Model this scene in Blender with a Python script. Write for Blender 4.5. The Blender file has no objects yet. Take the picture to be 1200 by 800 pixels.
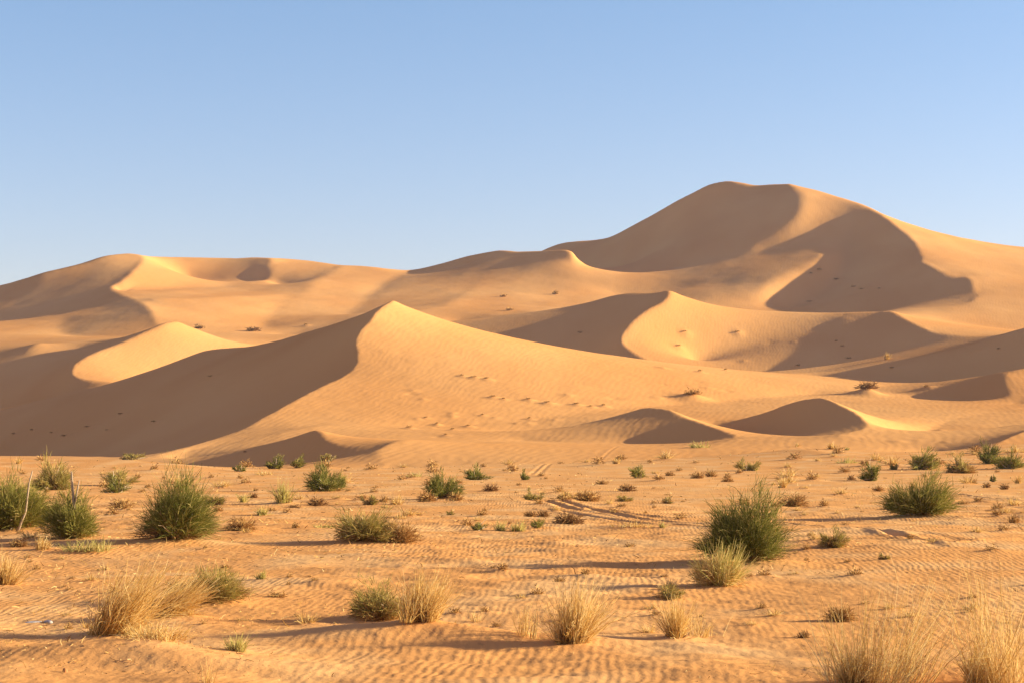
import bpy, bmesh, math, random
import numpy as np
from mathutils import Vector

# ------------------------------------------------------------------ camera, sky, sun, exposure
SC = bpy.context.scene
F_PX, HORIZON, CAM_H = 2240.0, 520.0, 1.7      # focal length in photo pixels, horizon row, eye height (m)
cam_data = bpy.data.cameras.new("camera")
cam = bpy.data.objects.new("camera", cam_data)
SC.collection.objects.link(cam)
cam.location = (0, 0, CAM_H)
cam.rotation_euler = (math.radians(90), 0, 0)
cam_data.sensor_width = 36.0
cam_data.lens = 36.0 * F_PX / 1200.0
cam_data.shift_y = (HORIZON - 400.0) / 1200.0
cam_data.clip_start, cam_data.clip_end = 0.5, 20000
SC.camera = cam

SUN_EL, SUN_BACK = math.radians(14.3), math.radians(-7.0)   # elevation; turned this far behind (minus: ahead of) the camera from due right
sun_dir = Vector((math.cos(SUN_EL)*math.cos(SUN_BACK), -math.cos(SUN_EL)*math.sin(SUN_BACK), math.sin(SUN_EL)))
world = bpy.data.worlds.new("World"); SC.world = world; world.use_nodes = True
wn = world.node_tree.nodes; wl = world.node_tree.links; wn.clear()
sky = wn.new("ShaderNodeTexSky"); sky.sky_type = 'NISHITA'; sky.sun_disc = False
sky.sun_elevation = SUN_EL
sky.sun_rotation = math.atan2(sun_dir.x, sun_dir.y)
sky.altitude = 0; sky.air_density = 1.0; sky.dust_density = 0.6; sky.ozone_density = 2.0
bg = wn.new("ShaderNodeBackground"); bg.inputs['Strength'].default_value = 0.093
wo = wn.new("ShaderNodeOutputWorld")
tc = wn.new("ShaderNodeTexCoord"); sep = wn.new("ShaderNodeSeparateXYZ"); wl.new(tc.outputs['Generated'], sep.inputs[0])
grade = wn.new("ShaderNodeValToRGB"); ge = grade.color_ramp.elements; ge.new(.5)      # sky tint by height; unseen overhead end made purple to warm the shadows
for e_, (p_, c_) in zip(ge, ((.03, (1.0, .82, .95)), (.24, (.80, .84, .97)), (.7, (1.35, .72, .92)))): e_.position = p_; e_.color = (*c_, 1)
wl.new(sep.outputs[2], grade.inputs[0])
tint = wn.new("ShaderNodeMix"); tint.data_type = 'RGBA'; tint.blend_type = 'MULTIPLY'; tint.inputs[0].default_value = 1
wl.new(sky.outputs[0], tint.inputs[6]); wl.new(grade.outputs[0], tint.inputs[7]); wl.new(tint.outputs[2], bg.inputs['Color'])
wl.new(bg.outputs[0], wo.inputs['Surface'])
sun_data = bpy.data.lights.new("sun", 'SUN'); sun_data.energy = 5.0
sun_data.angle = math.radians(0.55); sun_data.color = (1.0, 0.90, 0.70)
sun = bpy.data.objects.new("sun", sun_data); SC.collection.objects.link(sun)
sun.rotation_euler = sun_dir.to_track_quat('Z', 'Y').to_euler()
sun.location = (60, -10, 40)
SC.view_settings.view_transform = 'Standard'; SC.view_settings.look = 'None'
SC.view_settings.gamma = 1.0; SC.view_settings.use_curve_mapping = False
SC.view_settings.exposure = 1.25
SC.cycles.max_bounces = 5; SC.cycles.diffuse_bounces = 3; SC.cycles.use_denoising = True

def at(px, D):                     # ground-plan point of a photo column at a distance
    return (px-600.0)/F_PX*D, D
def zof(py, D):                    # height of something seen on a photo row at a distance
    return CAM_H + (HORIZON-py)/F_PX*D
# ------------------------------------------------------------------ the dunes: crests and valleys as measured lines
# every line is (column, row, distance); a ridge has a drop per metre on its left (lee) and right flank seen from the camera
CURVES = []
def ridge(pts, sl=0.5, sr=0.3, w=0): CURVES.append((pts, sl, sr, w))
def vale(pts, s=0.0): CURVES.append((pts, -s, -s, 0))
def hid(pts): CURVES.append(([(px, HORIZON-(z-CAM_H)*F_PX/D, D) for px, z, D in pts], 0, 0, 0))

# --- main dune
ridge([(183,532,205),(200,528,208),(240,518,218),(280,504,232),(305,490,243),(330,477,254),(355,463,266),(380,450,278),(400,441,287),(412,432,294),(417,424,299),(419,414,304),(418,404,309),(417,396,313),(420,388,317),(426,381,321),(434,372,325),(441,364,330),(450,357,335),(460,351,340)], .5, .36, 8)
ridge([(-250,530,520),(-100,507,500),(0,484,486),(40,474,478),(80,462,470),(130,450,462),(165,444,454),(200,428,446),(235,411,436),(265,406,422),(300,404,408),(330,397,390),(360,388,373),(400,376,352),(425,368,340),(445,359,335)])
ridge([(460,351,340),(480,361,350),(500,371,358),(530,387,368),(560,397,376),(600,407,388),(650,417,402),(700,424,415),(760,430,428),(810,434,440),(850,437,450),(900,440,455),(960,443,455)])
vale([(-250,530,430),(-100,531,400),(0,533,355),(60,534,325),(100,534,300),(140,534,272),(165,534,246),(180,533,222)])
vale([(220,530,208),(290,516,217),(360,500,228),(420,497,236),(480,499,240),(560,497,245),(640,490,255),(720,480,268),(800,474,285),(900,466,305),(960,461,322)])
hid([(250,9,500),(330,9,480),(420,10,470),(500,12,530),(560,14,545),(600,16,545),(650,18,535),(700,19,525),(745,19.5,500)])
# --- front low dunes
ridge([(440,523,172),(410,522,176),(390,518,180),(382,513,184),(371,502,190),(340,512,194),(300,522,198),(270,529,201),(240,536,203),(215,541,204)])
hid([(120,-.5,190),(160,-1.0,188),(210,-1.4,187),(260,-1.45,183),(320,-1.2,174)])
vale([(345,549,170),(395,540,167),(430,532,166)])
ridge([(462,550,150),(450,538,156),(442,528,162),(452,521,168),(466,516,174),(480,514,178),(510,517,186),(540,519,190)])
ridge([(560,519,192),(600,517,193),(660,519,192),(720,521,188),(790,522,184),(830,519,182),(862,513,184)])
vale([(520,545,152),(600,543,150),(640,544,149),(700,543,150),(760,540,152),(830,534,158),(880,528,164)])
ridge([(862,509,190),(830,498,205),(800,487,218),(783,479,225),(757,478,232),(735,484,240),(700,495,246),(640,507,240),(600,510,236)], .4, .3, 3)
vale([(610,516.5,212),(680,519,207),(735,519.5,208),(760,520,206),(800,519.5,196),(845,515,188)])
ridge([(985,508,186),(1010,502,191),(1016,496,196),(1008,486,204),(990,476,212),(967,466,220),(950,466,224),(925,472,230),(900,481,236),(870,490,242),(838,498,248)], .4, .3, 3)
vale([(987,508.5,182),(950,511,195),(912,512,208),(870,510,222),(838,503,238)])
ridge([(1150,527,145),(1168,519,150),(1187,510,160),(1215,500,172),(1240,496,182),(1262,495,190)], .4, .3, 3)
ridge([(1450,520,200),(1350,503,195),(1262,495,190),(1210,496,196),(1187,497,199),(1162,502,203),(1135,514,206),(1100,527,205)])
vale([(1090,535,172),(1110,534,166),(1135,533,156)])
vale([(1060,516,200),(1090,505,225),(1120,492,245),(1180,482,262),(1260,476,270),(1450,470,290)])
ridge([(-250,537,130),(-60,534,128),(0,535,127),(45,539,126),(75,539,125),(137,537,124),(175,540,123),(225,545,121),(270,550,118),(310,554,114)])
hid([(-250,0,105),(0,0,106),(150,0,104),(310,0,102)])
hid([(-250,-.3,150),(0,-.5,150),(150,-.8,148),(290,-.8,142)])
ridge([(888,534,152),(905,529,147),(928,525.5,142),(955,527,137),(980,533,130),(998,541,120)])
vale([(392,509,196),(420,512,188),(450,515,182)])
# --- right middle
ridge([(1190,475,285),(1183,460,298),(1178,448,308),(1175,437,318),(1150,441,335),(1120,445,345),(1080,451,350),(1040,457,350)])
ridge([(1175,437,318),(1200,431,322),(1260,424,330),(1450,420,350)])
vale([(1030,459,330),(1070,464,322),(1110,469,312),(1165,471,298)])
ridge([(1450,325,370),(1300,356,388),(1240,374,395),(1200,384,400),(1160,397,408),(1110,411,418),(1050,422,430),(1000,432,440),(950,439,450)])
vale([(950,440,425),(1000,443,410),(1040,447,398),(1075,451,385),(1120,452,376),(1180,449,366)])
ridge([(1094,389,520),(1120,392,505),(1150,394,490),(1177,391,475),(1200,384,455),(1260,366,440),(1450,310,430)])
vale([(1060,432,450),(1100,424,445),(1150,408,440),(1185,396,436)])
# --- second dune (S crest) and its neighbour
ridge([(764,428,518),(762,423,523),(745,413,532),(733,404,539),(728,395,545),(731,386,552),(742,374,561),(757,363,571),(775,354,581),(783,346,590),(785,340,598)], .5, .4, 8)
ridge([(785,340,598),(765,341,612),(745,338,622),(720,342,628),(690,353,636),(640,366,648),(600,372,656),(535,383,666)])
ridge([(785,340,598),(800,346,602),(830,356,604),(860,361,604),(900,364,602),(960,365,596),(1000,364,588),(1045,363,574)])
ridge([(1090,387,525),(1075,380,540),(1060,372,556),(1045,363,574)], .45, .3, 12)
vale([(815,432,548),(850,416,556),(900,401,564),(960,386,570),(990,371,576)])
vale([(835,438,520),(860,441,515),(920,446,515),(980,437,512),(1030,420,515),(1075,395,520)])
# --- left middle: bright rounded dune
ridge([(130,447,475),(100,444,480),(88,440,486),(84,432,494),(90,423,504),(110,412,516),(140,401,530),(170,387,544),(190,378,552),(205,375,560)], .4, .25, 5)
ridge([(205,375,560),(220,380,568),(235,387,572),(250,395,575),(265,401,576),(300,403,576)])
ridge([(27,411,560),(30,407,563),(36,403,566),(45,399,572)])
vale([(45,417,552),(97,411,560)])
# --- left back massif
ridge([(190,385,640),(175,362,690),(160,352,730),(145,346,760),(132,334,800),(145,325,820),(160,312,850),(168,300,880),(150,295,890)], .4, .2, 10)
ridge([(150,295,890),(125,297,880),(100,304,870),(75,311,862),(47,319,856),(30,326,853),(0,340,850),(-60,358,840),(-250,380,830)], w=-1)
vale([(-100,392,800),(0,382,760),(50,374,745),(88,369,720),(78,381,690),(71,390,670),(80,396,650),(110,396,635),(150,391,628),(180,386,625)])
ridge([(140,340,800),(180,338,815),(215,338,830),(260,335,845),(290,330,855)])
ridge([(168,299,890),(190,302,930),(210,305,960),(235,306,975),(260,304,960),(300,301,930),(315,300.5,915)], w=-1)
ridge([(312,325,868),(312,313,890),(318,300.5,915)])
vale([(217,336,892),(260,333,882),(287,329,872),(305,326,866)])
ridge([(345,331,850),(372,323,870),(390,314,890),(400,310,905)])
vale([(300,334,885),(320,334,872),(338,333,858)])
ridge([(315,300.5,915),(330,303,950),(360,305,940),(395,309,910),(420,310,905),(440,312,900),(460,316,900),(480,319,905),(510,320,905),(540,317,900)], w=-1)
# --- centre back
ridge([(476,320,930),(490,318,935),(510,310,935),(530,304,930),(550,298,920),(575,293,905),(592,292,893),(610,294,882),(640,293,868),(660,291.5,858),(672,291,851)], w=-1)
hid([(690,60,940),(650,60,950),(600,60,970)])
ridge([(372,323,865),(360,335,815),(330,360,740),(310,385,670)])
vale([(470,324,880),(450,335,848),(430,352,785),(410,370,715)])
ridge([(560,328,822),(543,343,775),(520,358,718)])
ridge([(185,350,725),(240,349,742),(290,346,765),(330,341,800)])
vale([(200,362,700),(260,360,720),(310,355,745)])
vale([(330,395,640),(420,372,670),(500,362,700),(600,358,730),(700,352,750),(780,350,760)])
# --- great dune
ridge([(1138,352,656),(1142,349,662),(1146,344,675),(1141,335,690),(1136,328,705),(1120,328,715),(1100,320,730),(1088,313,745),(1080,309,755),(1080,302,770),(1076,290,790),(1068,279,810),(1052,268,835),(1035,255,860),(1015,243,885),(985,232,910),(960,224,930),(925,214,950)], .5, .25, 10)
ridge([(925,214,950),(900,214.5,960),(885,215,965),(870,211,970),(855,208.5,975),(835,212,985),(820,219,992),(800,230,1000),(765,250,1015),(740,263,1030),(716,275,1045),(680,280,1060),(655,284,1075),(630,294,1085)], w=-1)
vale([(672,291,850),(675,302,852),(682,316,858),(695,323,865),(715,326,872),(760,322,872),(800,315,864),(832,307,852)])
ridge([(832,306,852),(862,292,851),(895,275,854),(920,258,864),(935,240,882),(934,226,908),(925,214,950)])
vale([(1012,250,872),(1000,254,870),(965,268,862),(920,283,855),(890,292,850)])
ridge([(972,294,814),(955,306,804),(940,316,792),(915,325,780),(895,334,768),(883,346,752)])
ridge([(960,287,832),(930,292,836),(900,298,837),(850,307,835)])
vale([(1002,275,858),(998,292,835),(990,312,812),(985,330,790),(970,342,775),(950,355,760),(930,368,745)])
vale([(720,345,790),(780,338,795),(820,335,790),(850,335,785)])
ridge([(1033,253,865),(1045,260,885),(1080,271,900),(1120,281,910),(1160,291,920),(1200,297,925),(1300,312,940),(1450,335,960)], w=-1)
vale([(1060,366,614),(1110,376,604),(1160,385,596),(1230,392,590),(1450,420,570)])
hid([(800,43,690),(900,44,690),(1000,44,690)])
hid([(-250,40,1500),(300,40,1500),(900,60,1500),(1450,50,1500)])

# --- solver: a membrane stretched over those lines, on a grid of bearings x distances
PX0, PX1, D0, D1 = -250.0, 1450.0, 90.0, 1500.0
def spline(pts, step):
    P = np.array(pts, float); P[:,2] = np.log(P[:,2])
    n = len(P); out = []
    for i in range(n-1):
        p0 = P[i-1] if i else 2*P[0]-P[1]
        p1, p2 = P[i], P[i+1]
        p3 = P[i+2] if i+2 < n else 2*P[-1]-P[-2]
        d = max(abs(p2[0]-p1[0])/step, abs(p2[2]-p1[2])*F_PX/step, 2)
        t = np.linspace(0, 1, int(d)+1)[:-1, None]
        out.append(0.5*(2*p1+(p2-p0)*t+(2*p0-5*p1+4*p2-p3)*t*t+(3*p1-p0-3*p2+p3)*t**3))
    out.append(P[-1:]); A = np.vstack(out)
    D = np.exp(A[:,2]); X = (A[:,0]-600)/F_PX*D
    Z = CAM_H+(HORIZON-A[:,1])/F_PX*D
    return X, D, Z
SLOPES = {}
def constraints(nx, ny, fine):
    dpx = (PX1-PX0)/(nx-1); dl = math.log(D1/D0)/(ny-1)
    ids, ds, zs = [], [], []
    for ci, (pts, sl, sr, w) in enumerate(CURVES):
        X, Y, Z = spline(pts, 0.4 if fine else 2.0)
        tx = np.gradient(X); ty = np.gradient(Y); tn = np.hypot(tx, ty)+1e-9; tx /= tn; ty /= tn
        rnd = np.floor if fine else np.rint
        gx = rnd(((X/Y*F_PX+600)-PX0)/dpx).astype(int); gy = rnd(np.log(Y/D0)/dl).astype(int)
        if fine: sl0, sr0 = sl, sr; sl, sr = SLOPES[ci]
        span = (0, 1) if fine else (0,)
        for i in span:
            for j in span:
                cx, cy = gx+i, gy+j
                ok = (cx >= 0)&(cx < nx)&(cy >= 0)&(cy < ny)
                yy = D0*np.exp(cy*dl); xx = (PX0+cx*dpx-600)/F_PX*yy
                vx, vy = xx-X, yy-Y
                dist = np.hypot(vx, vy); side = (tx*vy-ty*vx)          # >0: left of the line
                zc = Z-np.where(side > 0, sl*side, -sr*side)
                ids.append((cy*nx+cx)[ok]); ds.append(dist[ok]); zs.append(zc[ok])
        if w > 0 and not fine:                                              # the steep slip face below a crest
            for f in np.linspace(.25, 1, 4):
                ox = X-ty*w*f; oy = Y+tx*w*f
                cx = np.rint(((ox/oy*F_PX+600)-PX0)/dpx).astype(int); cy = np.rint(np.log(oy/D0)/dl).astype(int)
                ok = (cx >= 0)&(cx < nx)&(cy >= 0)&(cy < ny)
                ok[:len(ok)//8] = False; ok[-len(ok)//8:] = False
                ids.append((cy*nx+cx)[ok]); ds.append(np.full(ok.sum(), 50.0)); zs.append((Z-sl*w*f)[ok])
    ids = np.concatenate(ids); ds = np.concatenate(ds); zs = np.concatenate(zs)
    o = np.lexsort((ds, ids)); ids = ids[o]; zs = zs[o]
    u, first = np.unique(ids, return_index=True)
    m = np.zeros(nx*ny, bool); v = np.zeros(nx*ny)
    m[u] = True; v[u] = zs[first]
    m = m.reshape(ny, nx); v = v.reshape(ny, nx)
    D = D0*np.exp(np.arange(ny)*dl)
    m[D < 97] = True; v[D < 97] = 0
    return m, v, dpx/F_PX, dl
def resize(a, nx, ny):
    y = np.linspace(0, a.shape[0]-1, ny); x = np.linspace(0, a.shape[1]-1, nx)
    j = np.minimum(y.astype(int), a.shape[0]-2); i = np.minimum(x.astype(int), a.shape[1]-2)
    fy = (y-j)[:,None]; fx = (x-i)[None,:]
    return (a[j][:,i]*(1-fy)+a[j+1][:,i]*fy)*(1-fx)+(a[j][:,i+1]*(1-fy)+a[j+1][:,i+1]*fy)*fx
def measure(h):                    # flank slopes of the coarse solution beside every line, for a crisp fine crest
    ny, nx = h.shape; dpx = (PX1-PX0)/(nx-1); dl = math.log(D1/D0)/(ny-1)
    for ci, (pts, sl, sr, w) in enumerate(CURVES):
        X, Y, Z = spline(pts, 0.4)
        tx = np.gradient(X); ty = np.gradient(Y); tn = np.hypot(tx, ty)+1e-9; tx /= tn; ty /= tn
        res = []
        for sgn in (1, -1):
            acc = 0
            for r in (.006, .010):
                d = r*Y
                ox = X-ty*sgn*d; oy = Y+tx*sgn*d
                gx = np.clip(((ox/oy*F_PX+600)-PX0)/dpx, 0, nx-1.001); gy = np.clip(np.log(oy/D0)/dl, 0, ny-1.001)
                i = gx.astype(int); j = gy.astype(int); fx = gx-i; fy = gy-j
                hv = (h[j,i]*(1-fx)+h[j,i+1]*fx)*(1-fy)+(h[j+1,i]*(1-fx)+h[j+1,i+1]*fx)*fy
                acc = acc+(Z-hv)/d*.5
            k = max(3, len(acc)//12)|1
            p = np.pad(acc, k//2, mode='edge')
            res.append(np.convolve(p, np.ones(k)/k, 'valid'))
        SLOPES[ci] = res
def solve(levels):
    h = None
    for k, (nx, ny, its) in enumerate(levels):
        if nx >= 600: measure(h)
        m, v, du, dl = constraints(nx, ny, nx >= 600)
        h = np.full((ny, nx), 10.0) if h is None else resize(h, nx, ny)
        h[m] = v[m]
        wx, wy = 1/du**2, 1/dl**2
        free = ~m
        par = (np.add.outer(np.arange(ny), np.arange(nx)) & 1).astype(bool)
        w = 1.7 if k < 4 else 1.5
        for it in range(its):
            for p in (par, ~par):
                g = np.pad(h, 1, mode='edge')
                a = (wx*(g[1:-1,:-2]+g[1:-1,2:])+wy*(g[:-2,1:-1]+g[2:,1:-1]))/(2*wx+2*wy)
                q = p & free
                h[q] += w*(a[q]-h[q])
    return h

def blur(a, px, py):
    for _ in range(px): g = np.pad(a, ((0,0),(1,1)), mode='edge'); a = .25*g[:,:-2]+.5*a+.25*g[:,2:]
    for _ in range(py): g = np.pad(a, ((1,1),(0,0)), mode='edge'); a = .25*g[:-2]+.5*a+.25*g[2:]
    return a
def soften(h):                     # wind-rounded everywhere, crisp only along the marked slip-face crests; distant folds rounder
    ny, nx = h.shape; dpx = (PX1-PX0)/(nx-1); dl = math.log(D1/D0)/(ny-1)
    m = np.zeros_like(h)
    for pts, sl, sr, w in CURVES:
        if not w: continue
        X, Y, Z = spline(pts, 0.4)
        cx = np.rint(((X/Y*F_PX+600)-PX0)/dpx).astype(int); cy = np.rint(np.log(Y/D0)/dl).astype(int)
        ok = (cx >= 0)&(cx < nx)&(cy >= 0)&(cy < ny)
        m[cy[ok], cx[ok]] = 1
    m = np.clip(blur(m, 60, 12)*60, 0, 1)
    far = np.clip((D0*np.exp(np.arange(ny)*dl)-420)/250, 0, 1)[:,None]
    h1 = blur(h, 3, 2); h2 = blur(h1, 14, 5); h3 = blur(h2, 26, 7)
    soft = h2*(1-far)+h3*far
    sharp = h1*(1-far)+blur(h1, 5, 2)*far
    out = sharp*m+soft*(1-m)
    gx = (PX0+np.arange(nx)*dpx-905)/34; gy = (np.arange(ny)*dl-math.log(892/D0))/.032
    k = np.exp(-gx[None,:]**2-gy[:,None]**2)                # the broad rounded shoulder under the summit
    return out*(1-k)+blur(h3, 160, 30)*k
NX, NY = 1200, 1000
H = solve([(38,125,200),(75,250,150),(150,500,120),(300,1000,100),(600,1000,60),(1200,1000,40)])
H = soften(H)

def sstep(a, b, x):
    t = np.clip((x-a)/(b-a), 0, 1); return t*t*(3-2*t)
def vnoise(x, y, seed):            # value noise, one octave
    xi = np.floor(x).astype(np.int64); yi = np.floor(y).astype(np.int64); fx = x-xi; fy = y-yi
    fx = fx*fx*(3-2*fx); fy = fy*fy*(3-2*fy)
    def hsh(i, j):
        n = (i*374761393+j*668265263+seed*144665) & 0xffffffff
        n = ((n ^ (n >> 13))*1274126177) & 0xffffffff
        return ((n ^ (n >> 16)) & 0xffff)/65535.0
    return (hsh(xi,yi)*(1-fx)+hsh(xi+1,yi)*fx)*(1-fy)+(hsh(xi,yi+1)*(1-fx)+hsh(xi+1,yi+1)*fx)*fy
def fbm(x, y, seed, n=3):
    s = 0; a = 1.0; t = 0
    for k in range(n):
        s = s+a*(vnoise(x*2**k, y*2**k, seed+k)-.5); t += a; a *= .5
    return s/t

MOUNDS = []                        # (x, y, radius across, radius deep, height): sand banked round the plants
def ground_at(px, py): D = CAM_H*F_PX/(py-HORIZON); return np.array(at(px, D))
TRACKS = [                         # wheel ruts across the flat: (points on the photo, width, depth)
    ([(560,586),(590,587),(635,587),(662,591),(700,597),(740,600),(790,599),(840,597),(900,600)], .13, .035),
    ([(618,591),(640,590),(675,597),(720,600),(765,604),(815,607),(870,608)], .13, .032),
    ([(640,596),(690,604),(745,611),(800,617),(850,622)], .12, .03),
    ([(690,597),(740,605),(790,611),(840,614)], .11, .03),
    ([(1008,624),(1040,624),(1080,626),(1110,631),(1140,637)], .11, .013),
    ([(1020,625),(1050,630),(1085,639),(1105,645)], .11, .013),
    ([(1032,626),(1060,632),(1095,637),(1120,640),(1160,636),(1205,634)], .13, .035),
    ([(870,606),(920,612),(965,617),(1010,622),(1050,629)], .12, .025),
    ([(1110,580),(1150,583),(1205,586)], .12, .03),
    ([(622,557),(632,551),(640,546)], .12, .015), ([(630,557),(640,551),(648,546)], .12, .015),
    ([(702,545),(714,543),(724,541.3)], .12, .015),
]
TRACK_W = []
for pts, w, d in TRACKS:
    TRACK_W.append((np.array([ground_at(*p) for p in pts]), w, d))
LDL = math.log(D1/D0)/(NY-1); DPX = (PX1-PX0)/(NX-1)
def base_h(px, D):                 # the solved dunes, read at any column and distance
    gx = np.clip((px-PX0)/DPX, 0, NX-1.001); gy = np.clip(np.log(np.maximum(D, D0)/D0)/LDL, 0, NY-1.001)
    i = gx.astype(int); j = gy.astype(int); fx = gx-i; fy = gy-j
    return (H[j,i]*(1-fx)+H[j,i+1]*fx)*(1-fy)+(H[j+1,i]*(1-fx)+H[j+1,i+1]*fx)*fy
def detail_h(x, y):
    near = 1-sstep(100, 150, y); vn = 1-sstep(45, 100, y)
    z = near*(0.20*fbm(x/7+3, y/9, 11, 2)+0.08*fbm(x/2.2, y/1.7+9, 21, 3))
    patch = sstep(-.12, .25, fbm(x/6+40, y/8, 5, 2))
    z = z+vn*(.035+.075*patch)*fbm(x/.75, y/.55, 31, 3)
    z = z+sstep(170, 230, y)*(1-sstep(420, 560, y))*(.26*fbm(x/16, y/20, 41, 2)+.10*fbm(x/5, y/4, 42, 2))
    z = z+sstep(540, 680, y)*(3.2*fbm(x/55+2, y/80, 51, 2)+.5*fbm(x/14, y/14, 52, 2))
    for mx, my, rx, ry, hh in MOUNDS:
        k = (np.abs(x-mx) < 3*rx)&(np.abs(y-my) < 3*ry)
        if k.any(): z[k] += hh*np.exp(-((x[k]-mx)/rx)**2-((y[k]-my)/ry)**2)
    for P, w, d in TRACK_W:
        k = (x > P[:,0].min()-1)&(x < P[:,0].max()+1)&(y > P[:,1].min()-1)&(y < P[:,1].max()+1)
        if not k.any(): continue
        xx, yy = x[k], y[k]; best = np.full(xx.shape, 9.0)
        for a, b in zip(P[:-1], P[1:]):
            e = b-a; t = np.clip(((xx-a[0])*e[0]+(yy-a[1])*e[1])/(e@e), 0, 1)
            best = np.minimum(best, np.hypot(xx-a[0]-t*e[0], yy-a[1]-t*e[1]))
        z[k] += d*(-np.exp(-(best/w)**2)+.55*np.exp(-((best-2*w)/w)**2))
    return z
def ground_z(x, y):
    x = np.atleast_1d(np.asarray(x, float)); y = np.atleast_1d(np.asarray(y, float))
    z = base_h(x/y*F_PX+600, y)+detail_h(x, y)
    return z
def seen(px, py, far=1300.0):      # the first place down a line of sight where the sand is met
    D = np.exp(np.linspace(math.log(12), math.log(far), 5000))
    x = (px-600)/F_PX*D
    row = HORIZON-(ground_z(x, D)-CAM_H)*F_PX/D
    k = int(np.argmax(row <= py))
    return float(x[k]), float(D[k])
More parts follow.
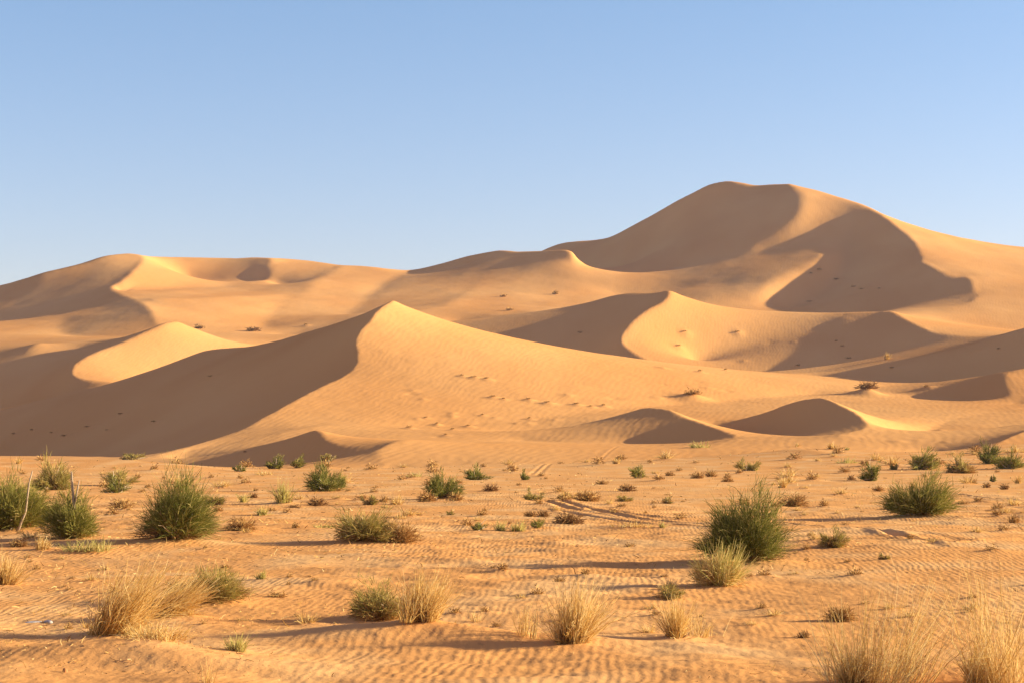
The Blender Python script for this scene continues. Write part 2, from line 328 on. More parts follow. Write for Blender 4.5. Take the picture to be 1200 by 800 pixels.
# ------------------------------------------------------------------ plants: (kind, column, row of the foot, width, height in photo pixels, label[, group])
# kinds: G green broom shrub, M shrub half dead, T straw tussock, B brown cushion, S sparse tall straw
PLANTS = [
 ('G', 12,622,92,72,'tall green shrub cut off by the left edge, bare stick before it'),
 ('G', 62,573,48,38,'round green shrub standing behind the two shrubs at the far left edge'),
 ('G', 88,632,66,66,'dark-sided green shrub between the edge shrub and the biggest dome-shaped shrub'),
 ('G',200,636,108,91,'biggest dome-shaped green shrub, dark on its left side, in the left half'),
 ('G',140,568,46,23,'wide olive shrub behind a small round one, below the smooth low swell on the left'),
 ('G',137,577,30,21,'small round green shrub in front of a wider olive one on the left'),
 ('M',250,591,28,20,'small olive shrub touching the right side of the biggest dome-shaped shrub'),
 ('G',160,538,36,11,'low green shrub showing its top over the swell at the foot of the shaded slope'),
 ('G',281,552,20,10,'tiny green shrub at the right end of the low swell on the left'),
 ('T', 22,543,14,10,'tiny pale tuft on the swell crest at the far left'),
 ('T',285,588,18,13,'small pale green tuft right of the biggest dome-shaped shrub'),
 ('G',323,549,28,19,'left one of a pair of low green shrubs before the shaded small dune'),
 ('G',345,548,24,18,'right one of a pair of low green shrubs before the shaded small dune'),
 ('G',383,541,22,14,'small green shrub just behind the tall pointed dark shrub'),
 ('G',384,575,50,37,'tall pointed dark green shrub left of the middle, near the dune foot'),
 ('T',334,590,38,31,'yellow-green grassy clump left of the tall pointed dark shrub'),
 ('M',434,591,24,18,'small olive clump alone between the pointed dark shrub and the round dark-based one'),
 ('G',521,585,50,34,'round green shrub with brown dead cushions at its foot, near the middle'),
 ('B',500,587,28,16,'brown dead cushion at the left foot of the round middle shrub'),
 ('B',534,586,26,14,'brown dead cushion at the right foot of the round middle shrub'),
 ('G',558,562,34,19,'compact dark green shrub behind and right of the round middle shrub'),
 ('M',428,636,84,44,'broad half green shrub with a brown right side, in the centre left flat'),
 ('B',468,635,58,32,'brown dry half grown against the broad half green shrub'),
 ('G',556,621,32,11,'very low green patch of shrub right of the broad half green shrub'),
 ('T',586,621,28,13,'straw tuft right beside a very low green patch'),
 ('G',528,603,11,9,'tiny green sprig above the rippled sand in the middle'),
 ('G',611,562,20,14,'small green shrub beside faint wheel marks at the dune foot'),
 ('G',748,560,22,21,'small upright olive shrub alone under the small pointed dune'),
 ('G',626,585,27,15,'low green shrub, left of two in front of the wheel ruts'),
 ('M',660,584,22,12,'low olive shrub between a green one and a brown cushion'),
 ('G',629,618,22,14,'pale grey-green tuft left of the reddish cushion'),
 ('G',878,551,32,18,'bright green shrub at the foot of the low mound right of the middle'),
 ('T',820,524,26,11,'straw-green tuft on the sand below the rounded shaded dune'),
 ('G',877,661,108,94,'biggest green shrub of the right half, upright and dark to the left'),
 ('T',776,618,12,11,'tiny green tuft left of the biggest right-hand shrub, below the ruts'),
 ('M',781,589,18,11,'small olive tuft above the wheel ruts in the right middle'),
 ('B',688,587,38,19,'tan brown cushion just above the wheel ruts'),
 ('B',667,613,46,18,'flat reddish brown cushion just below the wheel ruts'),
 ('B',622,605,20,11,'dark brown little cushion left of the reddish one'),
 ('B',637,605,18,12,'light tan little cushion left of the reddish one, paired with a darker one'),
 ('T',607,622,26,15,'pale straw tuft left of the grey-green tuft'),
 ('B',575,575,24,13,'brown cushion right of the compact dark green shrub'),
 ('M',730,587,30,10,'flat olive-brown patch of dry shrub above the ruts'),
 ('B',735,575,25,12,'dark brown low cushion below the small upright olive shrub'),
 ('B',705,567,20,8,'low brown tuft left of the small upright olive shrub'),
 ('B',817,560,20,11,'brown cushion, leftmost of three in a row under the low mound'),
 ('B',833,558,18,12,'brown cushion, middle of three in a row under the low mound'),
 ('B',852,564,20,8,'flat brown tuft right of three cushions under the low mound'),
 ('B',785,557,14,8,'small brown tuft between the upright olive shrub and the row of cushions'),
 ('T',722,543,20,10,'straw tuft on the face of the low swell beneath the small pointed dune'),
 ('T',840,688,78,50,'golden dry cushion with bare roots in front of the biggest right-hand shrub'),
 ('T',740,619,44,9,'long low straw patch below the ruts'),
 ('G',1077,607,80,54,'wide green shrub alone on the flat, with a long shadow to its left'),
 ('G',1022,563,30,26,'yellow-green shrub with a dry foot, left of a line of green shrubs'),
 ('G',1078,550,42,27,'dense green shrub in the middle of the line near the right dune foot'),
 ('M',1127,554,44,25,'green shrub with a straw-coloured right half in the line at right'),
 ('G',1156,543,33,31,'tallest of the green shrubs against the dark dune at the right edge'),
 ('G',1183,549,40,24,'wide low green shrub nearest the right edge under the dark dune'),
 ('G',1048,550,13,13,'tiny green shrub left of the dense shrub in the line'),
 ('T',975,526,20,10,'small straw tuft on the sand under the rounded shaded dune, right of centre'),
 ('T',993,527,9,5,'tiny straw tuft next to a larger one under the rounded shaded dune'),
 ('T',934,523,7,6,'tiny tuft alone on the swell right of the rounded shaded dune'),
 ('T',992,542,24,9,'low straw patch on the swell left of the yellow-green shrub'),
 ('T',917,571,24,17,'pale straw tuft behind the brown dome on the right'),
 ('B',930,593,42,20,'brown dome of dead scrub with a sandy right side'),
 ('M',975,642,40,29,'yellow-green dry clump between the biggest right-hand shrub and the ruts'),
 ('B',997,562,13,9,'dark brown tuft left of the yellow-green shrub in the right distance'),
 ('B',1030,575,16,10,'brown tuft in front of the yellow-green shrub in the right distance'),
 ('B',1177,573,15,10,'darkest little cushion under the right end of the line of shrubs'),
 ('B',1156,571,13,9,'small brown cushion left of the darkest one at right'),
 ('B',1140,566,18,8,'low brown patch under the half straw shrub in the line'),
 ('G',1165,564,9,11,'tiny green sprig under the tallest right-edge shrub'),
 ('T',1193,566,14,12,'straw tuft at the right edge below the wide low shrub'),
 ('B',1188,612,17,15,'round dry ball of twigs standing at the right edge of the flat'),
 ('M',1036,655,16,13,'small half green tuft below the right-hand ruts'),
 ('B',1128,590,20,6,'flat brown tuft right of the wide lone green shrub'),
 ('T',136,746,92,98,'large golden tussock leaning right on a sand mound at the lower left'),
 ('T',188,726,96,72,'bent straw grass filling the right side of the large golden tussock'),
 ('M',246,706,98,46,'olive and straw clump right of the large golden tussock'),
 ('T',180,768,92,30,'short dry fringe along the mound under the large golden tussock'),
 ('T',276,773,40,28,'small orange-based tuft right of the mound at the lower left'),
 ('S',244,800,22,26,'few pale straws at the bottom edge, lower left'),
 ('M',446,727,82,52,'olive back part of the low clump with a long shadow at the lower centre'),
 ('T',490,744,80,68,'straw front part of the low clump with a long shadow at the lower centre'),
 ('T',668,756,72,76,'upright golden tussock with a dark foot at the lower centre'),
 ('S',618,750,46,42,'sparse dry straws left of the upright golden tussock'),
 ('T',792,748,52,50,'small tussock with a dark red foot, right of the upright golden one'),
 ('S',824,746,46,34,'drooping pale straws right of the dark-footed tussock'),
 ('S',1030,806,128,124,'tall thin straw grass at the bottom edge, left one of two on the right'),
 ('T',1000,806,84,52,'dense straw foot of the tall grass at the bottom edge, left of two'),
 ('S',1158,808,104,132,'tall thin straw grass in the bottom right corner'),
 ('T',1150,808,76,54,'dense straw foot of the grass in the bottom right corner'),
 ('B',985,727,44,26,'brown dry tuft behind the tall grass at the lower right'),
 ('B',941,747,20,14,'little dark dry tuft with a long shadow, left of the tall grass'),
 ('T',  4,686,46,44,'golden tuft cut by the left edge below the tall edge shrub'),
 ('T',102,648,62,22,'straw litter mat in front of the dark-sided shrub'),
 ('T', 50,645,40,20,'pale straw tuft below the edge shrub, left of the litter mat'),
 ('B', 22,640,30,14,'brown straw patch under the left-edge shrub'),
 ('B',282,621,44,21,'straw-brown cushion right of the biggest dome-shaped shrub'),
 ('B',297,583,14,10,'dark brown tuft behind the straw-brown cushion'),
 ('B',143,595,36,16,'brown straw tuft left of the biggest dome-shaped shrub'),
 ('T',306,603,28,14,'straw tuft below the yellow-green grassy clump'),
 ('B',372,592,30,14,'straw-brown cushion at the foot of the pointed dark shrub'),
 ('B',345,594,20,6,'dark flat tuft left of the pointed dark shrub'),
 ('T',308,556,22,8,'low straw tuft in front of the paired low shrubs'),
 ('T',481,558,24,7,'low straw tuft on the sand left of the compact dark shrub'),
 ('T',463,591,24,14,'straw tuft right of the small lone olive clump'),
 ('B',450,588,15,11,'brown tuft close to the small lone olive clump'),
 ('M',783,702,44,18,'dark-footed dry tuft casting a broad shadow, above the small tussock'),
 ('S',560,728,16,16,'few straws right of the low clump at the lower centre'),
 ('T',305,678,20,16,'small straw tuft right of the olive and straw clump'),
 ('B',325,699,30,10,'flat brown litter between two clumps at the lower left'),
 ('B',347,618,13,9,'small brown tuft behind the long shadow of the half green shrub'),
 ('T',380,618,28,9,'low straw litter left of the half green shrub'),
 ('B',233,385,16,7,'dark bush on the right shoulder of the bright rounded dune'),
 ('B',297,388,24,8,'dark scrub on the slope behind the main crest, left'),
 ('B',812,468,30,9,'scrubby hummock on the orange slope in front of the S-shaped crest'),
 ('B',1016,462,36,13,'dark rough hummock of scrub in the right middle dunes'),
 ('T',1040,421,16,9,'straw tuft on the shaded dune at right'),
 ('B',590,348,10,5,'scrub speck on the far orange slope, upper of two'),
 ('B',597,364,12,5,'scrub speck on the far orange slope, lower of two'),
 ('B',651,345,10,6,'pale-edged scrub on the far slope behind the S-shaped crest'),
]
SPECKS = [(541,441),(555,443),(570,445),(590,468),(565,487),(499,490),(530,504),(522,510),(479,502),(619,469),(641,473),(675,475),(692,477),(707,476),(620,491),(577,466),(548,500),(512,498),
 (795,407),(864,391),(802,391),(960,319),(950,323),(980,330),(1010,341),(949,356),(1000,338),(980,401),(987,407),(994,422),(1045,433),(141,487),(102,502),(75,513),(16,510),(37,505),(180,496),(247,443),(287,531),(60,508),(125,505),(358,382),(1030,340),(820,436),(850,434),(680,392),(1085,455),(1170,410),(935,430)]
PX_D = lambda D: D/F_PX*1200/1024             # metres per rendered pixel at a distance
PLACED = []
rnd = random.Random(7)
for p in PLANTS:
    kind, px, py, w, h, label = p[:6]
    x, D = seen(px, py)
    s = D/F_PX
    PLACED.append((kind, x, D, w*s, h*s, label, w, h))
    if py > 575 and kind in 'GTM' and w > 36:
        MOUNDS.append((x, D+.15, w*s*.55, max(w*s*.5, .35), min(.10, .06*w*s)))
MOUNDS += [(*seen(160,768), .9, .5, .13), (*seen(215,782), .7, .35, .08), (*seen(455,742), .9, .5, .10), (*seen(560,748), .5, .4, .07), (*seen(1016,462), 2.4, 4, 1.0), (*seen(812,468), 2.6, 4, .8), (*seen(1080,790), .8, .6, .08)]
SMALL = []
for px, py in SPECKS: SMALL.append((*seen(px, py), 'speck', rnd.uniform(6, 12), rnd.uniform(1.8, 3.6)))
taken = [(p[1], p[2]) for p in PLACED]
tries = 0
n_flat = 0
while n_flat < 290 and tries < 4000:
    tries += 1
    px = rnd.uniform(-30, 1230); py = 548+rnd.random()**1.9*190
    if 400 < px < 800 and 615 < py < 670 and rnd.random() < .8: continue
    D = CAM_H*F_PX/(py-HORIZON); x = (px-600)/F_PX*D
    if min(abs(x-a)/D*40+abs(D-b)/D*8 for a, b in taken) < .35: continue
    taken.append((x, D)); n_flat += 1
    SMALL.append((x, D, rnd.choice(['tuft', 'tuft', 'straw']), *((w_ := rnd.uniform(7, 23)), w_*rnd.uniform(.4, .75))))
for x, D, k, w, h in SMALL:
    s = D/F_PX
    MOUNDS.append((x+.2*w*s, D, w*s*.8, w*s*.8, (.10 if k != 'speck' else .22)*w*s))
for _ in range(90):                  # trampled, hummocky sand at the foot of the main dune and in the hollows
    cx, cy, sx, sy = rnd.choice([(610,478,60,14),(560,480,50,20),(520,500,28,8),(850,450,60,14),(985,350,40,12),(990,408,40,10),(1080,510,50,8)])
    x, D = seen(rnd.gauss(cx, sx), rnd.gauss(cy, sy)); r = D*rnd.uniform(.0012, .0035)
    MOUNDS.append((x, D, r, r*1.6, r*rnd.uniform(-.16, .24)))
cols = np.concatenate([-250-np.cumsum(np.geomspace(6, 260, 30))[::-1], np.linspace(PX0, PX1, NX), 1450+np.cumsum(np.geomspace(6, 260, 30))])
rows_near = np.concatenate([np.geomspace(2, 12, 30)[:-1], np.arange(12, 30, .06), np.arange(30, 62, .1), np.geomspace(62, D0, 140)[:-1]])
rows_far = D0*np.exp(np.arange(NY)*LDL)
ROWS = np.concatenate([rows_near, rows_far])
PXG, DG = np.meshgrid(cols, ROWS)
XG = (PXG-600)/F_PX*DG
ZG = ground_z(XG, DG)
def grid_mesh(name, r0, r1, mat):
    n, m = r1-r0, len(cols)
    co = np.stack([XG[r0:r1], DG[r0:r1], ZG[r0:r1]], -1).astype(np.float32)
    me = bpy.data.meshes.new(name)
    me.vertices.add(n*m); me.vertices.foreach_set('co', co.ravel())
    i = (np.arange(n-1)[:,None]*m+np.arange(m-1)[None,:]).ravel()
    q = np.stack([i, i+1, i+1+m, i+m], -1).astype(np.int32)
    k = len(q)
    me.loops.add(4*k); me.loops.foreach_set('vertex_index', q.ravel())
    me.polygons.add(k); me.polygons.foreach_set('loop_start', np.arange(0, 4*k, 4, dtype=np.int32))
    me.polygons.foreach_set('use_smooth', np.ones(k, bool))
    me.update(calc_edges=True)
    me.materials.append(mat)
    o = bpy.data.objects.new(name, me); SC.collection.objects.link(o); o['kind'] = 'structure'
    return o
# ------------------------------------------------------------------ materials
def new_mat(name):
    m = bpy.data.materials.new(name); m.use_nodes = True
    nt = m.node_tree; nt.nodes.clear()
    o = nt.nodes.new('ShaderNodeOutputMaterial'); b = nt.nodes.new('ShaderNodeBsdfPrincipled')
    nt.links.new(b.outputs[0], o.inputs[0])
    b.inputs['Roughness'].default_value = .95; b.inputs['Specular IOR Level'].default_value = .1
    return m, nt, b
def ramp(nt, stops):
    r = nt.nodes.new('ShaderNodeValToRGB'); e = r.color_ramp.elements
    while len(e) < len(stops): e.new(.5)
    for k, (p, c) in enumerate(stops): e[k].position = p; e[k].color = (*c, 1)
    return r
def sand_mat(name, ripple):
    m, nt, b = new_mat(name); N = nt.nodes.new; L = nt.links.new
    b.inputs['Specular IOR Level'].default_value = 0
    geo = N('ShaderNodeNewGeometry')
    def mapped(sx, sy, sz=0.0, rot=0.0):
        q = N('ShaderNodeMapping'); q.inputs['Scale'].default_value = (sx, sy, sz); q.inputs['Rotation'].default_value = (0, 0, rot)
        L(geo.outputs['Position'], q.inputs[0]); return q.outputs[0]
    def noise(v, sc, det=3, dist=0):
        q = N('ShaderNodeTexNoise'); L(v, q.inputs['Vector']); q.inputs['Scale'].default_value = sc
        q.inputs['Detail'].default_value = det; q.inputs['Distortion'].default_value = dist; return q.outputs[0]
    def math_(op, a, c=None, d=None):
        q = N('ShaderNodeMath'); q.operation = op
        for k, v in enumerate((a, c, d)):
            if v is None: continue
            if isinstance(v, (int, float)): q.inputs[k].default_value = v
            else: L(v, q.inputs[k])
        return q.outputs[0]
    def mixc(f, a, c):
        q = N('ShaderNodeMix'); q.data_type = 'RGBA'
        if isinstance(f, (int, float)): q.inputs[0].default_value = f
        else: L(f, q.inputs[0])
        for k, v in ((6, a), (7, c)):
            if isinstance(v, tuple): q.inputs[k].default_value = (*v, 1)
            else: L(v, q.inputs[k])
        return q.outputs[2]
    big = ramp(nt, [(.35, (.66,.305,.09)), (.65, (.72,.365,.118))]); L(noise(mapped(.03, .012), 1, 2), big.inputs[0])
    col = big.outputs[0]
    if ripple:
        gravel = ramp(nt, [(.46, (0,0,0)), (.64, (1,1,1))]); L(noise(mapped(.5, .35), 1, 5, .4), gravel.inputs[0])
        col = mixc(math_('MULTIPLY', gravel.outputs[0], .6), col, (.74,.45,.18))
        speck = ramp(nt, [(.66, (0,0,0)), (.74, (1,1,1))]); L(noise(mapped(5, 3.2), 1, 5), speck.inputs[0])
        col = mixc(math_('MULTIPLY', speck.outputs[0], .55), col, (.30,.135,.05))
        # wind ripples: crests run away from the viewer, wavering and forking, fading out in patches
        def waves(sc, rot, dist):
            q = N('ShaderNodeTexWave'); q.wave_type = 'BANDS'; q.bands_direction = 'X'; q.wave_profile = 'SIN'
            L(mapped(1, .55, 0, rot), q.inputs['Vector'])
            q.inputs['Scale'].default_value = sc; q.inputs['Distortion'].default_value = dist
            q.inputs['Detail'].default_value = 2.5; q.inputs['Detail Scale'].default_value = .35; q.inputs['Detail Roughness'].default_value = .55
            return q.outputs[1]
        w = waves(3.6, .12, 11)
        w2 = waves(1.7, -.5, 10)
        patch = ramp(nt, [(.36, (.05,.05,.05)), (.60, (1,1,1))]); L(noise(mapped(.22, .12), 1, 3), patch.inputs[0])
        hgt = math_('MULTIPLY', math_('ADD', math_('MULTIPLY', w, patch.outputs[0]), math_('MULTIPLY', w2, .35)), .0028)
        hgt = math_('ADD', hgt, math_('MULTIPLY', noise(mapped(6, 4), 1, 6), .02))
        hgt = math_('ADD', hgt, math_('MULTIPLY', noise(mapped(40, 40), 1, 2), .002))
    else:
        q = N('ShaderNodeTexWave'); L(mapped(1, .6, 0, .3), q.inputs['Vector']); q.inputs['Scale'].default_value = .30
        q.inputs['Distortion'].default_value = 12; q.inputs['Detail'].default_value = 3; q.inputs['Detail Scale'].default_value = .5
        hgt = math_('MULTIPLY', q.outputs[1], .008)
        hgt = math_('ADD', hgt, math_('MULTIPLY', noise(mapped(.35, .22), 1, 5), .10))
    bp = N('ShaderNodeBump'); bp.inputs['Strength'].default_value = 1; bp.inputs['Distance'].default_value = 1
    L(hgt, bp.inputs['Height']); L(bp.outputs[0], b.inputs['Normal']); L(col, b.inputs['Base Color'])
    return m
SAND = sand_mat('plain_sand', True); DUNE_SAND = sand_mat('dune_sand', False)
i1 = int(np.searchsorted(ROWS, 150)); i2 = int(np.searchsorted(ROWS, 452))
grid_mesh('ground', 0, i1+1, SAND); grid_mesh('dunes', i1, i2+1, DUNE_SAND); grid_mesh('far_dunes', i2, len(ROWS), DUNE_SAND)
# ------------------------------------------------------------------ the air: thin dust haze over the whole valley
bm = bmesh.new(); bmesh.ops.create_cube(bm, size=1)
me = bpy.data.meshes.new('haze'); bm.to_mesh(me); bm.free()
haze = bpy.data.objects.new('haze', me); SC.collection.objects.link(haze); haze['kind'] = 'stuff'
zmin, zmax = float(ZG.min())-1, float(ZG.max())+6
haze.scale = (9000, 2600, zmax-zmin); haze.location = (0, 1000, (zmin+zmax)/2)
hm = bpy.data.materials.new('haze'); hm.use_nodes = True; hm.node_tree.nodes.clear()
pv = hm.node_tree.nodes.new('ShaderNodeVolumePrincipled'); ho = hm.node_tree.nodes.new('ShaderNodeOutputMaterial')
pv.inputs['Color'].default_value = (.92, .93, 1, 1); pv.inputs['Density'].default_value = .00006; pv.inputs['Anisotropy'].default_value = .2
hm.node_tree.links.new(pv.outputs[0], ho.inputs['Volume']); me.materials.append(hm)
# ------------------------------------------------------------------ plants: every twig and blade is a thin tapering ribbon
def twig_mat(name, stops, trans=.25):
    m, nt, b = new_mat(name); N = nt.nodes.new; L = nt.links.new
    geo = N('ShaderNodeNewGeometry')
    r = ramp(nt, stops); L(geo.outputs['Random Per Island'], r.inputs[0])
    tr = N('ShaderNodeBsdfTranslucent'); L(r.outputs[0], tr.inputs[0]); L(r.outputs[0], b.inputs['Base Color'])
    mx = N('ShaderNodeMixShader'); mx.inputs[0].default_value = trans
    L(b.outputs[0], mx.inputs[1]); L(tr.outputs[0], mx.inputs[2])
    L(mx.outputs[0], [n for n in nt.nodes if n.type == 'OUTPUT_MATERIAL'][0].inputs[0])
    return m
GREEN = [twig_mat('broom_green', [(0,(.11,.107,.018)),(.5,(.23,.205,.036)),(.85,(.38,.315,.07)),(1,(.52,.38,.13))]),
         twig_mat('broom_olive', [(0,(.19,.155,.03)),(.5,(.34,.26,.06)),(1,(.52,.37,.12))]),
         twig_mat('broom_deep', [(0,(.08,.086,.014)),(.55,(.17,.165,.03)),(.85,(.32,.275,.06)),(1,(.48,.36,.12))])]
STRAW = twig_mat('straw', [(0,(.42,.22,.05)),(.5,(.66,.42,.12)),(1,(.80,.60,.26))], .35)
STRAW_GREEN = twig_mat('green_straw', [(0,(.28,.25,.05)),(.5,(.50,.40,.11)),(1,(.70,.54,.20))], .3)
THATCH = twig_mat('dead_thatch', [(0,(.11,.045,.016)),(.6,(.23,.11,.037)),(1,(.40,.22,.075))], .1)
BROWN = twig_mat('dead_brown', [(0,(.26,.125,.035)),(.5,(.42,.23,.07)),(1,(.60,.38,.13))], .12)
RUST = twig_mat('dead_rust', [(0,(.17,.08,.028)),(.5,(.28,.145,.05)),(1,(.42,.25,.09))], .12)
WOOD = twig_mat('pale_wood', [(0,(.30,.20,.11)),(1,(.52,.40,.26))], 0)

def ribbons(name, P, W, mat, parent, rng):
    """P: n x k x 3 centre lines, W: width at the foot; ribbons taper to the tip and face any way."""
    n, k, _ = P.shape
    d = P[:,-1]-P[:,0]; a = rng.uniform(0, 2*np.pi, n)
    r = np.stack([np.cos(a), np.sin(a), rng.uniform(-.2, .2, n)], -1)
    side = np.cross(d, r); side /= np.linalg.norm(side, axis=1, keepdims=True)+1e-9
    t = np.linspace(1, .35, k)
    off = side[:,None,:]*(np.asarray(W)*np.ones(n))[:,None,None]*.5*t[None,:,None]
    V = np.stack([P-off, P+off], 2).reshape(-1, 3).astype(np.float32)
    i = (np.arange(n)[:,None]*2*k+np.arange(k-1)[None,:]*2).ravel()
    q = np.stack([i, i+1, i+3, i+2], -1).astype(np.int32)
    me = bpy.data.meshes.new(name); me.vertices.add(len(V)); me.vertices.foreach_set('co', V.ravel())
    me.loops.add(q.size); me.loops.foreach_set('vertex_index', q.ravel())
    me.polygons.add(len(q)); me.polygons.foreach_set('loop_start', np.arange(0, q.size, 4, dtype=np.int32))
    me.update(calc_edges=True); me.materials.append(mat)
    o = bpy.data.objects.new(name, me); SC.collection.objects.link(o); o.parent = parent
    return o
def curve_pts(base, dirn, L, droop, k, rng, wob=0.0):
    t = np.linspace(0, 1, k)[None,:,None]
    P = base[:,None,:]+dirn[:,None,:]*L[:,None,None]*t
    P[:,:,2] -= (droop*L)[:,None]*t[:,:,0]**2
    out = dirn.copy(); out[:,2] = 0
    P += out[:,None,:]*(droop*L)[:,None,None]*.6*t**2
    if wob: P[:,1:] += rng.normal(0, wob, (len(base), k-1, 3))*L[:,None,None]
    P[:,:,2] = np.maximum(P[:,:,2], -.02)
    return P
def unit(v): return v/(np.linalg.norm(v, axis=-1, keepdims=True)+1e-9)
def green_part(root, w, h, n, bw, mat, rng, name='foliage'):
    nl = int(rng.integers(4, 8))                            # lopsided: several lobes of unequal size, some leaning out
    la = rng.uniform(0, 2*np.pi, nl); lr = np.sqrt(rng.random(nl))*.30
    lc = np.stack([np.cos(la)*lr*w, np.sin(la)*lr*w*.9, np.zeros(nl)], -1)
    lw = w*(.5-lr)*rng.uniform(.95, 1.2, nl); lh = h*(1-lr*1.3)*rng.uniform(.7, 1.05, nl); lh[np.argmin(lr)] = h
    wt = lw*lh; wt /= wt.sum()
    ns = max(10, int(n/48)); m = n//ns                      # sprays, each a bundle of broom twigs round its branch
    q = rng.choice(nl, ns, p=wt)
    az = rng.uniform(0, 2*np.pi, ns); pol = np.arccos(1-rng.random(ns)*(1-np.cos(1.5)))
    V = np.stack([np.cos(az)*np.sin(pol)*lw[q], np.sin(az)*np.sin(pol)*lw[q], np.cos(pol)*lh[q]], -1)
    V *= rng.uniform(.50, .86, ns)[:,None]*np.where(rng.random(ns) < .12, 1.22, 1)[:,None]
    foot = lc[q]*.45+rng.normal(0, .03, (ns, 3))*np.array([w, w, 0])
    R = lc[q]+V; R[:,2] += .05*h
    S = np.repeat(np.arange(ns), m)
    t = rng.beta(1.9, 1.1, len(S))[:,None]
    base = foot[S]*(1-t)+R[S]*t*.95+rng.normal(0, .042, (len(S), 3))*np.array([w, w, h*.7])
    base[:,2] = np.maximum(base[:,2], 0)
    d = unit(unit((R-foot)[S]*np.array([1, 1, .85]))+np.array([.06, 0, .40])+rng.normal(0, .38, (len(S), 3)))
    L = .5*(h+.5*w)*rng.uniform(.10, .32, len(S))*rng.uniform(.7, 1.25, ns)[S]
    ribbons(name, curve_pts(base, d, L, rng.uniform(0, .4, len(S)), 3, rng, .03), bw*rng.uniform(.6, 1.3, len(S)), mat, root, rng)
    k = min(ns, 26); P = curve_pts(foot[:k], unit((R-foot)[:k]+rng.normal(0, .08, (k, 3))*w), np.linalg.norm((R-foot)[:k], axis=1)*rng.uniform(.8, 1.25, k), rng.uniform(-.1, .3, k), 6, rng, .035)
    ribbons('stem', P, bw*2.4, WOOD, root, rng)             # woody stems carrying the sprays, a few bare ones sticking out
def grass_part(root, w, h, n, bw, mat, rng, lean=0.0, name='blade_tuft', tilt=.55, droop=.35, foot=.16):
    nc = int(rng.integers(6, 11)); c = rng.normal(0, .6, (nc, 2)); cl = rng.normal(0, .16, (nc, 2)); ch = rng.uniform(.6, 1.1, nc)
    q = rng.integers(0, nc, n)                              # a tussock is a few little tufts, each with its own lean and height
    a = rng.uniform(0, 2*np.pi, n); r = np.sqrt(rng.random(n))
    base = np.stack([(np.cos(a)*r*.6+c[q,0]*.7)*w*foot, (np.sin(a)*r*.6+c[q,1]*.7)*w*foot, np.zeros(n)], -1)
    tl = rng.normal(0, tilt*.55, n)+r*tilt*.4
    d = unit(np.stack([np.cos(a)*np.sin(tl)+lean+cl[q,0]+c[q,0]*tilt*.25, np.sin(a)*np.sin(tl)+cl[q,1]+c[q,1]*tilt*.25, np.cos(tl)], -1))
    L = h*ch[q]*rng.beta(2.6, 1.6, n)*1.2
    ribbons(name, curve_pts(base, d, L, droop*rng.random(n)**1.5*np.where(rng.random(n) < .12, 2.4, 1), 6, rng, .02), bw*rng.uniform(.6, 1.3, n), mat, root, rng)
def dry_part(root, w, h, n, bw, mat, rng, name='dead_twigs'):
    a = rng.uniform(0, 2*np.pi, n); pol = np.arccos(1-rng.random(n)*.97); q = rng.uniform(.15, .85, n)
    D = np.stack([np.cos(a)*np.sin(pol)*w*.5, np.sin(a)*np.sin(pol)*w*.5, np.cos(pol)*h], -1)
    ph = np.array([1+.22*math.sin(2.1*v+1)+.14*math.sin(5*v) for v in a])[:,None]
    base = D*q[:,None]*ph*.72; d = unit(D*.7+rng.normal(0, .5, (n, 3))*np.array([w*.3, w*.3, h*.6])+np.array([0, 0, .15*h]))
    L = rng.uniform(.18, .42, n)*min(h, w*.6)
    return ribbons(name, curve_pts(base, d, L, rng.uniform(0, .3, n), 4, rng, .07), bw*rng.uniform(.6, 1.3, n), mat, root, rng)

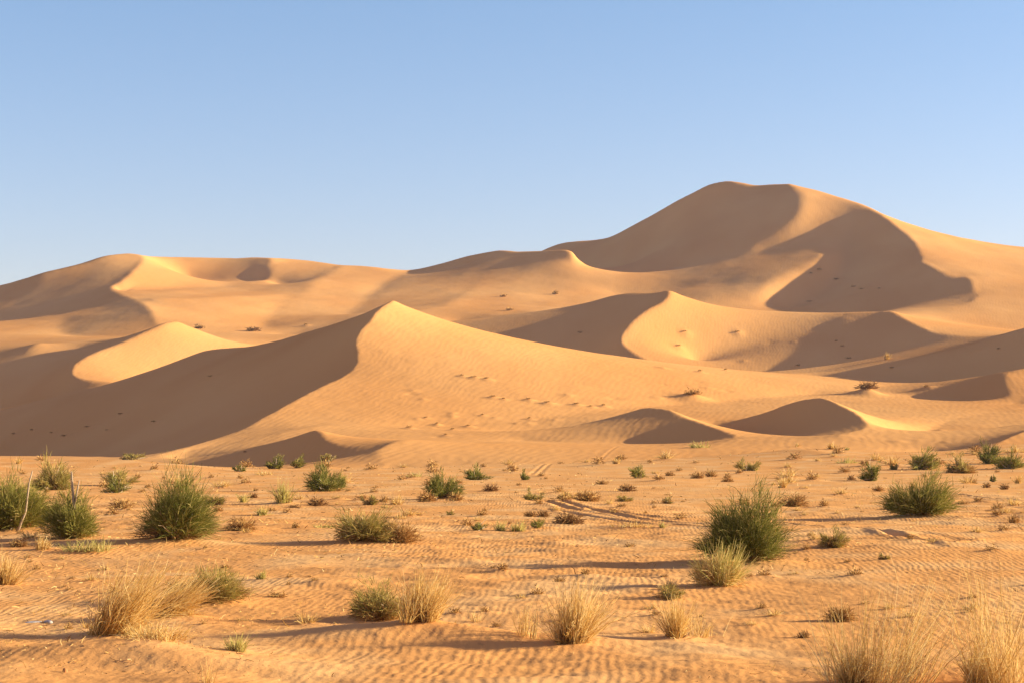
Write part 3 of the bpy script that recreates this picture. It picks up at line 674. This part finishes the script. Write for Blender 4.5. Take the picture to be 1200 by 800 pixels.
def empty(name, label, cat, loc, group=None):
    o = bpy.data.objects.new(name, None); SC.collection.objects.link(o); o.location = loc
    o.empty_display_size = .1
    o['label'] = label; o['category'] = cat
    if group: o['group'] = group
    return o
def copy_tree(o, parent=None):
    c = o.copy(); SC.collection.objects.link(c); c.parent = parent
    for ch in [k for k in SC.objects if k.parent == o]: copy_tree(ch, c)
    return c
NAMES = {'G': ('broom_shrub', 'shrub'), 'M': ('half_dead_shrub', 'shrub'), 'T': ('grass_tussock', 'grass tuft'), 'S': ('straw_grass', 'grass tuft'), 'B': ('dead_scrub', 'dead shrub')}
GROUPS = {'G': 'green shrubs on the flat', 'M': 'half dead shrubs on the flat', 'T': 'straw tussocks', 'S': 'thin straw grasses', 'B': 'brown dead cushions'}
for idx, (kind, x, D, w, h, label, wp, hp) in enumerate(PLACED):
    rng = np.random.default_rng(100+idx)
    z = float(ground_z(x, D)[0])
    root = empty(NAMES[kind][0], label, NAMES[kind][1], (x, D, z-.01), GROUPS[kind])
    root.rotation_euler.z = 0
    px = D/F_PX; area = wp*hp; bw = max(.8*px, .004)
    if kind == 'G':
        n = int(np.clip(area*1.5+160, 200, 11000))
        green_part(root, w*1.2, h*1.16, n, bw*.72, GREEN[idx % 3] if wp < 60 else GREEN[(0, 2)[idx % 2]], rng)
        if wp > 40: dry_part(root, w*1.05, h*.30, int(n*.09), bw, THATCH if idx % 2 else BROWN, rng, 'dry_litter')['kind'] = 'stuff'
    elif kind == 'M':
        n = int(np.clip(area*.9+100, 140, 4000))
        green_part(root, w*1.1, h*1.12, n, bw*.8, GREEN[1], rng)
        dry_part(root, w*1.05, h*.62, int(n*.7), bw, BROWN, rng)
    elif kind == 'T':
        n = int(np.clip(area*.17+70, 80, 1100))
        lean = .45 if label.startswith('large golden') else (.9 if label.startswith('bent straw') else .05)
        low = hp < .45*wp
        grass_part(root, w, h, n, bw, STRAW_GREEN if idx % 5 == 0 or 'green' in label else STRAW, rng, lean, tilt=1.0 if low else .55, droop=.45 if low else .3, foot=.42 if low else .20)
        if area > 300: dry_part(root, w*(.9 if low else .55), h*.36, int(n*.8), bw, THATCH, rng, 'thatch')['kind'] = 'stuff'
        if label.startswith('golden dry cushion'): dry_part(root, w, h*.9, 1500, bw, STRAW, rng)
    elif kind == 'S':
        n = int(np.clip(area*.03+25, 30, 520))
        grass_part(root, w, h*1.3, n, bw*1.0, STRAW, rng, .06, tilt=.30, droop=.30, foot=.40)
    else:
        n = int(np.clip(area*.8+90, 110, 1500))
        dry_part(root, w, h, n, bw, RUST if ('red' in label or 'dark' in label) else BROWN, rng)
# --- the tiny ones share a few meshes
protos = {}
for k, mt in (('tuft', BROWN), ('straw', STRAW), ('speck', BROWN)):
    for v in range(3):
        rng = np.random.default_rng(900+v)
        lab = {'tuft': 'tiny brown dead tuft on the scrubby flat', 'straw': 'tiny pale straw tuft on the scrubby flat', 'speck': 'small dark scrub speck on a dune slope'}[k]
        root = empty({'tuft': 'dead_tuft', 'straw': 'straw_tuft', 'speck': 'dune_scrub'}[k], lab, {'tuft': 'dead shrub', 'straw': 'grass tuft', 'speck': 'dead shrub'}[k], (0, 0, 0),
                     {'tuft': 'tiny dead tufts on the flat', 'straw': 'tiny straw tufts on the flat', 'speck': 'scrub specks on the dunes'}[k])
        if k == 'straw': grass_part(root, 1, 1, 90, .045, mt, rng, tilt=.9, foot=.3)
        else: dry_part(root, 1, 1, 130, .06, mt, rng)
        protos[k, v] = [root, False]
for x, D, k, w, h in SMALL:
    e = protos[k, rnd.randrange(3)]
    o = e[0] if not e[1] else copy_tree(e[0])
    e[1] = True
    s = D/F_PX
    o.location = (x, D, float(ground_z(x, D)[0])-.01); o.rotation_euler = (0, 0, rnd.uniform(0, 6.28)); o.scale = (w*s, w*s, h*s)
# --- odds and ends lying about
def bent_stick(name, label, cat, pts, r, mat):
    """a crooked tapering round stick through the given points"""
    P = [Vector(p) for p in pts]; bm = bmesh.new(); rings = []
    for i, p in enumerate(P):
        d = (P[min(i+1, len(P)-1)]-P[max(i-1, 0)]).normalized()
        u = d.cross(Vector((0, 1, .2))).normalized(); v = d.cross(u)
        rr = r*(1-.6*i/(len(P)-1))
        rings.append([bm.verts.new(p+(u*math.cos(a)+v*math.sin(a))*rr) for a in [2*math.pi*q/7 for q in range(7)]])
    for a, b in zip(rings[:-1], rings[1:]):
        for q in range(7): bm.faces.new((a[q], a[(q+1)%7], b[(q+1)%7], b[q]))
    bm.faces.new(rings[0][::-1]); bm.faces.new(rings[-1])
    me = bpy.data.meshes.new(name); bm.to_mesh(me); bm.free(); me.materials.append(mat)
    for p in me.polygons: p.use_smooth = True
    o = bpy.data.objects.new(name, me); SC.collection.objects.link(o)
    o['label'] = label; o['category'] = cat
    return o
def pix(px, py, D): return ((px-600)/F_PX*D, D, CAM_H+(HORIZON-py)/F_PX*D)
D1s = PLACED[0][2]-.6
bent_stick('bare_stick', 'tall crooked bare stick standing in front of the left-edge green shrub', 'stick', [pix(19,628,D1s), pix(25,611,D1s), pix(30,599,D1s), pix(32,583,D1s), pix(34,566,D1s), pix(38,551,D1s)], .028, WOOD)
D2s = PLACED[2][2]-.1
bent_stick('bare_stick', 'short bare stick sticking up out of the top of the dark-sided shrub', 'stick', [pix(88,600,D2s), pix(86,585,D2s), pix(85,568,D2s), pix(84,552,D2s)], .028, WOOD)
bent_stick('bare_stick', 'small slanting twig beside the stick in the dark-sided shrub', 'stick', [pix(87,592,D2s), pix(90,577,D2s), pix(93,562,D2s)], .02, WOOD)
def lump(name, label, cat, px, py, sx, sy, sz, mat, seed):
    bm = bmesh.new(); bmesh.ops.create_icosphere(bm, subdivisions=3, radius=1)
    rg = random.Random(seed); c = [Vector((rg.gauss(0,1), rg.gauss(0,1), rg.gauss(0,1))).normalized() for _ in range(9)]
    for v in bm.verts:
        n = v.co.normalized(); k = 1+sum(.22*math.exp(-((n-q).length/.5)**2)*(1 if i % 2 else -1) for i, q in enumerate(c))
        v.co = Vector((n.x*sx, n.y*sy, n.z*sz))*k
    me = bpy.data.meshes.new(name); bm.to_mesh(me); bm.free(); me.materials.append(mat)
    for p in me.polygons: p.use_smooth = True
    o = bpy.data.objects.new(name, me); SC.collection.objects.link(o)
    x, D = seen(px, py); o.location = (x, D, float(ground_z(x, D)[0])+sz*.35); o.rotation_euler.z = rg.uniform(0, 3)
    o['label'] = label; o['category'] = cat
    return o
def plain_mat(name, c):
    m, nt, b = new_mat(name); q = nt.nodes.new('ShaderNodeTexNoise'); q.inputs['Scale'].default_value = 14
    r = ramp(nt, [(.3, tuple(v*.7 for v in c)), (.7, c)]); nt.links.new(q.outputs[0], r.inputs[0]); nt.links.new(r.outputs[0], b.inputs['Base Color'])
    return m
BLEACHED = plain_mat('bleached', (.58,.50,.40)); CLOD = plain_mat('clod', (.45,.20,.07))
lump('bleached_lump', 'larger white bleached lump lying left of the large golden tussock', 'debris', 57, 729, .07, .035, .02, BLEACHED, 3)
lump('bleached_lump', 'flat white bleached scrap lying left of a larger bleached lump', 'debris', 40, 729, .08, .04, .012, BLEACHED, 5)
lump('sand_clod', 'orange-brown clod on the sand at the bottom left, below the large golden tussock', 'clod', 76, 787, .022, .02, .024, CLOD, 7)

# --- twig bits, straws and crumbs strewn over the flat: nobody could count them
rng = np.random.default_rng(77)
n = 15000
px = rng.uniform(-120, 1320, n); py = 546+(rng.random(n)**1.25)*250
D = CAM_H*F_PX/(py-HORIZON); x = (px-600)/F_PX*D
dens = fbm(x/3.2+5, D/3.2, 61, 3)+.35*np.exp(-((px-60)/260)**2)+.22*(py < 615)
for p in PLACED:
    if p[6] > 30: dens += .45*np.exp(-((x-p[1])/(p[3]*.8))**2-((D-p[2])/(p[3]*1.2))**2)
keep = dens > rng.uniform(-.05, .45, n)
x, D = x[keep], D[keep]; n = len(x); s = D/F_PX
z = ground_z(x, D)
a = rng.uniform(0, 2*np.pi, n); up = np.where(rng.random(n) < .3, rng.uniform(.5, 2.2, n), rng.uniform(0, .18, n))
d = unit(np.stack([np.cos(a), np.sin(a), up], -1))
base = np.stack([x, D, np.zeros(n)], -1)
L = np.minimum(s*rng.gamma(2.2, 2.2, n), .16*rng.uniform(.4, 1.3, n))
P = curve_pts(base, d, L, rng.uniform(0, .3, n), 3, rng, .08); P[:,:,2] += z[:,None]+.002
sel = rng.random(n) < .45
for q, nm, mt in ((sel, 'dry_straw_litter', STRAW), (~sel, 'dead_twig_litter', BROWN)):
    o = ribbons(nm, P[q], s[q]*rng.uniform(.6, 1.5, q.sum()), mt, None, rng); o['kind'] = 'stuff'
